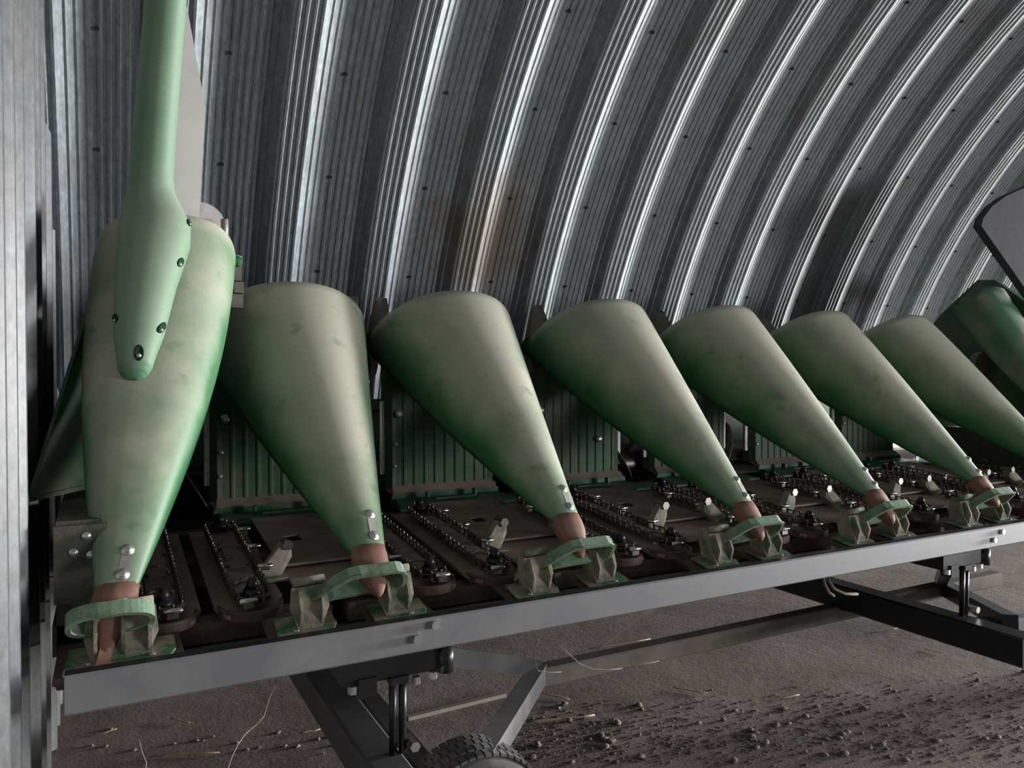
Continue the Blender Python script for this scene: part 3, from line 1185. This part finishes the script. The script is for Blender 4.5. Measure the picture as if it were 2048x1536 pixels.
RG, RGO = ring_mesh(), ring_mesh(True)
LEG = {s: gusset_mesh(s) for s in (-1, 1)}
BAS = {s: base_mesh(s) for s in (-1, 1)}
SKD = {s: skid_mesh(s) for s in (-1, 1)}
for i in range(0, 8):
    tip = hood_surface(i, 0, 0) + Vector((0, -0.062, -0.068))
    z = 0.905 if i not in (0, 7) else 0.895
    x = (SX[i] - 0.028 + 0.4 * DXT[i]) if i not in (0, 7) else tip.x - 0.01
    y = 2.13 if i not in (0, 7) else 2.12
    rg = put('guard_ring', RGO if i in (0, 7) else RG, head, T(x, y, z), label='worn green strap loop')
    for s in (-1, 1):
        if i in (0, 7):
            xo, zo = x - s * 0.085 + 0.022, z + 0.018
        else:
            xo, zo = x - 0.012 - (0.022 if s < 0 else 0), z + 0.006
        put('bracket_leg', LEG[s], rg, T(xo, y + 0.035, zo))
        put('bracket_base', BAS[s], rg, T(xo, y + 0.035, zo))
        put('skid_plate', SKD[s], rg, T(xo, y + 0.035, zo))
        bolt_at((xo + s * 0.155, y + 0.0, zo - 0.126), (0, -0.1, 1), rg, 0.8)

# ------------------------------------------------------------------ header cart
cart = thing('header_cart', (2.9, 2.3, 0.0), 'steel header transport cart with long grey front beam under the corn head', 'cart')
mb = MB()
mb.bevel_box((2.96, 2.003, 0.7705), (6.082, 0.046, 0.0915), 0.005)
mb.m = [1 if k in (0, 4) else 0 for k in range(len(mb.f))]
bmo = put('front_beam', mb.mesh('front_beam', ['beam', 'black']), cart, label='long grey steel beam')
bmo['label'] = 'long grey steel beam'
for x, z in ((0.808, 0.797), (0.754, 0.7655), (3.5, 0.79), (3.44, 0.76)):
    m_ = MB().cyl((0, 0, 0), (0, -0.012, 0), 0.0125, 6)
    put('beam_bolt', m_.mesh('beam_bolt', 'bolt'), bmo, T(x, 1.979, z))
for x in (0.56, 3.12):
    mb = MB()
    mb.bevel_box((x + 0.145, 2.08, 0.692), (0.30, 0.17, 0.064), 0.004)
    mb.box((x + 0.06, 2.01, 0.652), (0.05, 0.05, 0.05))
    pl = put('mount_plate', mb.mesh('mount_plate', 'black'), cart, label='black mounting plate')
    mb = MB().cyl((x + 0.29, 2.0, 0.652), (x + 0.29, 2.0, 0.722), 0.024, 18)
    put('socket', mb.mesh('socket', 'black'), pl)
    for dx, zz in ((0.02, 0.662), (0.20, 0.655), (0.25, 0.66)):
        m_ = MB().cyl((0, 0, 0), (0, 0, -0.02), 0.013, 6)
        put('mount_bolt', m_.mesh('mount_bolt', 'bolt'), pl, T(x + dx, 1.995, zz))
    mb = MB()
    for dx in (-0.014, 0.014):
        mb.cyl((x + 0.148 + dx, 2.0, 0.665), (x + 0.148 + dx, 2.0, 0.45), 0.011, 12)
    mb.box((x + 0.148, 2.0, 0.657), (0.05, 0.04, 0.02))
    po = put('post', mb.mesh('post', 'black'), cart, label='pair of black upright rods')
    m_ = MB().cyl((0, 0.03, 0), (0, -0.03, 0), 0.015, 6)
    put('post_nut', m_.mesh('post_nut', 'bolt'), po, T(x + 0.185, 1.99, 0.475))
    ax_x = x + 0.11
    mb = MB().bevel_box((ax_x, 2.52, 0.39), (0.105, 1.62, 0.12), 0.008, axis=1)
    put('axle', mb.mesh('axle', 'frame' if x < 1 else 'black'), cart)
    mb = MB().sweep([(ax_x + 0.13, 3.1, 0.36), (ax_x + 0.13, 1.9, 0.36)], [(-0.03, -0.03), (0.03, -0.03), (0.03, 0.03), (-0.03, 0.03)])
    put('inner_brace', mb.mesh('inner_brace', 'frame' if x < 1 else 'black'), cart)
    mb = MB().sweep([(1.50 + x - 0.56, 2.6, 0.315), (0.93 + x - 0.56, 1.93, 0.40)], [(-0.032, -0.036), (0.032, -0.036), (0.032, 0.036), (-0.032, 0.036)])
    put('diagonal_brace', mb.mesh('diagonal_brace', 'frame' if x < 1 else 'black'), cart)
    mb = MB().sweep([(1.50 + x - 0.56, 2.62, 0.33), (0.86 + x - 0.56, 2.16, 0.645)], [(-0.025, -0.03), (0.025, -0.03), (0.025, 0.03), (-0.025, 0.03)])
    put('upper_brace', mb.mesh('upper_brace', 'black'), cart)
mb = MB().bevel_box((3.0, 2.6, 0.305), (3.1, 0.07, 0.075), 0.006)
put('lower_rail', mb.mesh('lower_rail', 'rail'), cart)
mb = MB().bevel_box((3.3, 3.1, 0.63), (6.0, 0.08, 0.09), 0.006)
put('rear_beam', mb.mesh('rear_beam', 'frame'), cart)
for x in (0.67, 3.23):
    mb = MB().box((x, 3.1, 0.515), (0.07, 0.07, 0.15))
    put('rear_post', mb.mesh('rear_post', 'frame'), cart)


def tire_mesh(R=0.213, wd=0.14):
    mb = MB()
    half = [(0.36, R * 0.55), (0.46, R * 0.60), (0.53, R * 0.78), (0.5, R * 0.92), (0.42, R - 0.006), (0.25, R)]
    sec = [(-wd * k, r) for k, r in half] + [(0, R + 0.001)] + [(wd * k, r) for k, r in reversed(half)]
    n = 72
    vs = [(r * math.cos(2 * math.pi * k / n), y, r * math.sin(2 * math.pi * k / n)) for k in range(n) for y, r in sec]
    m = len(sec)
    fs = [(k * m + j, k * m + j + 1, ((k + 1) % n) * m + j + 1, ((k + 1) % n) * m + j) for k in range(n) for j in range(m - 1)]
    mb.add(vs, fs, 0, True)
    return mb.mesh('tire', 'tire')


def rim_mesh():
    mb = MB()
    n = 40
    sec = [(-0.052, 0.122), (-0.05, 0.115), (-0.02, 0.105), (-0.015, 0.07), (-0.03, 0.045), (-0.034, 0.0)]
    vs = [(r * math.cos(2 * math.pi * k / n), y, r * math.sin(2 * math.pi * k / n)) for k in range(n) for y, r in sec]
    m = len(sec)
    mb.add(vs, [(k * m + j, k * m + j + 1, ((k + 1) % n) * m + j + 1, ((k + 1) % n) * m + j) for k in range(n) for j in range(m - 1)], 0, True)
    mb.cyl((0, -0.06, 0), (0, 0.12, 0), 0.025, 14)
    return mb.mesh('wheel_rim', 'rim')


def block_mesh():
    mb = MB()
    mb.prism([(-0.0105, -0.0155, 0), (0.0085, -0.0155, 0), (0.0105, 0.0, 0), (0.009, 0.0155, 0), (-0.010, 0.0155, 0), (-0.008, 0.0, 0)], (0, 0, 0.008))
    return mb.mesh('tread_block', 'tire')


TM, RM, BM = tire_mesh(), rim_mesh(), block_mesh()
for wi, (wx, wy) in enumerate(((0.915, 1.97), (4.75, 1.97))):
    ti = put('tire', TM, cart, T(wx, wy, 0.221))
    mb = MB().sweep([(wx, wy + 0.1, 0.221), (wx - (0.2 if wi == 0 else 1.4), wy + 0.1, 0.36)], [(-0.03, -0.03), (0.03, -0.03), (0.03, 0.03), (-0.03, 0.03)])
    put('wheel_arm', mb.mesh('wheel_arm', 'frame'), cart)
    put('wheel_rim', RM, ti, T(wx, wy, 0.221))
    if wi == 0:
        nb = 54
        for k in range(nb):
            for q, (yy, ph, rr) in enumerate(((-0.0515, 0.0, 0.2085), (-0.017, 0.5, 0.2115), (0.017, 0.0, 0.2115), (0.0515, 0.5, 0.2085))):
                a = 2 * math.pi * (k + ph) / nb
                put('tread_block', BM, ti, T(wx, wy, 0.221) @ Matrix.Rotation(a, 4, 'Y') @ T(0, yy, rr))

# ------------------------------------------------------------------ loose things
def clod_mesh(seed):
    r = random.Random(seed)
    bm = bmesh.new()
    bmesh.ops.create_icosphere(bm, subdivisions=2, radius=1.0)
    off = [Vector((r.uniform(-1, 1), r.uniform(-1, 1), r.uniform(-1, 1))).normalized() for _ in range(7)]
    amp = [r.uniform(-0.25, 0.35) for _ in off]
    for v in bm.verts:
        d = v.co.normalized()
        k = 1 + sum(a * max(0, d.dot(o)) ** 3 for a, o in zip(amp, off)) + r.uniform(-0.06, 0.06)
        v.co = d * k
        v.co.z *= 0.62
        v.co.x *= 1.25
    me = bpy.data.meshes.new('dirt_clod')
    bm.to_mesh(me)
    bm.free()
    me.materials.append(M['clod'])
    return me


CLODS = [clod_mesh(s) for s in range(6)]
rs = random.Random(11)
def strewn(n, quad, rmin, rmax):
    """n spots inside a floor quad, thicker toward its first edge"""
    (a, b, c, d) = (Vector(q) for q in quad)
    out = []
    for _ in range(n):
        u, v = rs.random(), rs.triangular(0, 1, 0.15)
        p = a.lerp(b, u).lerp(c.lerp(d, u), v)
        out.append((p.x, p.y, rs.uniform(rmin, rmax)))
    return out


OPEN_FLOOR = ((1.2, 2.65), (3.15, 1.58), (1.8, 3.0), (4.1, 2.2))
LEFT_FLOOR = ((-0.1, 3.42), (0.8, 2.92), (0.05, 3.7), (0.95, 3.2))
for quad, n, r0, r1, lab in ((OPEN_FLOOR, 95, 0.005, 0.014, 'small crumbly clod of dry earth on the open floor right of the tire'),
                             (LEFT_FLOOR, 20, 0.004, 0.009, 'small crumbly clod of dry earth on the floor below the left end of the beam')):
    for x, y, r in strewn(n, quad, r0, r1):
        put('dirt_clod', rs.choice(CLODS), None, T(x, y, r * 0.35) @ Matrix.Rotation(rs.uniform(0, 6.28), 4, 'Z') @ Matrix.Scale(r, 4),
            label=lab, category='dirt clod', group='dirt clods scattered over the open floor' if quad is OPEN_FLOOR else 'dirt clods below the beam end')

mb = MB()
for x, y, r in strewn(1500, OPEN_FLOOR, 0.0015, 0.0045):
    mb.box((x, y, r * 0.4), (r * 2.2, r * 1.6, r * 1.2), Matrix.Rotation(rs.uniform(0, 3.1), 3, 'Z'))
put('soil_crumbs', mb.mesh('soil_crumbs', 'dirt'), None, None, kind='stuff', label='fine soil crumbs strewn over the dirt floor', category='soil')


def stalk(name, pts, r, mat, label, cat, group=None, n=6):
    mb = MB().tube(pts, r, n)
    o = put(name, mb.mesh(name, mat), None, None, label=label, category=cat)
    if group:
        o['group'] = group
    return o


def wob(a, b, n, amp, rnd, zmin=None):
    out = []
    for k in range(n + 1):
        p = Vector(a).lerp(Vector(b), k / n) + Vector((rnd.uniform(-amp, amp), rnd.uniform(-amp, amp), rnd.uniform(0, amp)))
        if zmin is not None:
            p.z = max(p.z, zmin)
        out.append(p)
    return out


a, b = Vector((1.577, 2.839, 0.000)), Vector((1.873, 2.757, 0.000))
stalk('straw_stalk', wob(a + Vector((0, 0, 0.006)), b + Vector((0, 0, 0.006)), 6, 0.003, rs, 0.005), 0.004, 'straw', 'longest pale straw stalk lying right of the tire', 'straw')
for (p0, p1, lab) in (
        ((3.853, 2.897, 0.000), (4.082, 2.872, -0.000), 'short pale straw bit lying beyond the right end of the lower rail'),
        ((2.362, 2.830, 0.000), (2.461, 2.701, 0.000), 'thin straw bit in front of the middle of the lower rail'),
        ((0.151, 3.276, 0.000), (0.394, 3.178, 0.000), 'long thin straw lying at the bottom edge beside the twine'),
        ((-0.012, 3.572, 0.000), (0.043, 3.583, 0.000), 'tiny straw bit below the left end of the beam'),
        ((2.302, 3.436, -0.000), (2.684, 3.408, 0.000), 'thin straw lying behind the cobwebs under the beam'),
        ((0.707, 3.190, 0.000), (0.788, 3.186, 0.000), 'tiny straw bit left of the axle'),
        ((1.776, 3.065, 0.000), (1.870, 2.954, 0.000), 'short straw bit beside the diagonal brace'),
        ((2.715, 2.504, 0.000), (2.830, 2.492, 0.000), 'tiny straw bit on the open floor right of the clods'),
        ((3.892, 2.591, -0.000), (3.917, 2.495, -0.000), 'tiny straw bit nearest the right edge of the photo'),
        ((0.244, 3.590, 0.000), (0.315, 3.499, 0.000), 'tiny straw bit under the beam left of the twine')):
    a, b = Vector(p0), Vector(p1)
    stalk('straw_stalk', wob(a + Vector((0, 0, 0.005)), b + Vector((0, 0, 0.005)), 4, 0.004, rs, 0.004), 0.0024, 'straw', lab, 'straw', 'short straw bits on the floor')

# lath lying under the cart
a, b = Vector((1.145, 3.111, 0.000)), Vector((1.628, 3.131, 0.000))
mb = MB().sweep([a + Vector((0, 0, 0.008)), b + Vector((0, 0, 0.008))], [(-0.013, -0.008), (0.013, -0.008), (0.013, 0.008), (-0.013, 0.008)])
put('wooden_lath', mb.mesh('wooden_lath', 'wood'), None, None, label='weathered thin wooden lath lying under the cart behind the tire', category='lath')

# twine that hangs from the beam down to the floor on the left
tw = [Vector((0.411, 2.160, 0.635)), Vector((0.392, 2.130, 0.622)), Vector((0.378, 2.100, 0.610)), Vector((0.366, 2.070, 0.597)), Vector((0.339, 2.030, 0.600)), Vector((0.308, 1.990, 0.596)), Vector((0.284, 1.960, 0.587)), Vector((0.265, 1.930, 0.574)), Vector((0.249, 1.900, 0.556)), Vector((0.237, 1.860, 0.514))]
stalk('twine', [p + Vector((rs.uniform(-.002, .002), rs.uniform(-.002, .002), rs.uniform(-.002, .002))) for p in tw], 0.0016, 'twine', 'frayed grey twine hanging from the left end of the beam', 'twine')
tw = [Vector((0.067, 1.950, 0.653)), Vector((0.072, 1.930, 0.632)), Vector((0.080, 1.910, 0.616)), Vector((0.077, 1.900, 0.582))]
stalk('twine', tw, 0.0016, 'twine', 'short frayed twine end near the lower left corner', 'twine')
# cobweb strands under the beam
webs = [([(1.327, 2.300, 0.571), (1.311, 2.300, 0.553), (1.309, 2.300, 0.510), (1.325, 2.300, 0.460), (1.373, 2.300, 0.446), (1.419, 2.300, 0.439)], 0.0016, 'drooping cobweb loop hanging under the middle of the beam'),
        ([(1.394, 2.300, 0.548), (1.445, 2.300, 0.503), (1.498, 2.300, 0.453), (1.552, 2.300, 0.425), (1.617, 2.300, 0.410), (1.684, 2.300, 0.403)], 0.0018, 'thick grey cobweb strand sagging under the beam'),
        ([(1.530, 2.300, 0.465), (1.617, 2.300, 0.511), (1.684, 2.300, 0.542), (1.776, 2.300, 0.588), (1.882, 2.300, 0.619)], 0.0011, 'straight thin cobweb thread rising to the beam'),
        ([(1.673, 2.300, 0.403), (1.788, 2.300, 0.401), (1.854, 2.300, 0.400)], 0.0015, 'short low cobweb thread at the lower rail')]
for pts, r, lab in webs:
    P = [Vector(q) for q in pts]
    stalk('cobweb', P, r, 'web', lab, 'cobweb', n=5)
# dangling dusty hoses below the beam on the right
for k, (pts, lab) in enumerate((([(2.841, 2.380, 0.581), (2.858, 2.380, 0.539), (2.884, 2.380, 0.501), (2.917, 2.380, 0.481)], 'dusty hose end dangling under the right half of the beam'),
                                ([(2.874, 2.380, 0.564), (2.917, 2.380, 0.513), (2.991, 2.380, 0.480), (3.076, 2.380, 0.468)], 'second dusty hose curving under the right half of the beam'))):
    P = [Vector(q) for q in pts]
    stalk('hose', P, 0.007, 'twine', lab, 'hose')
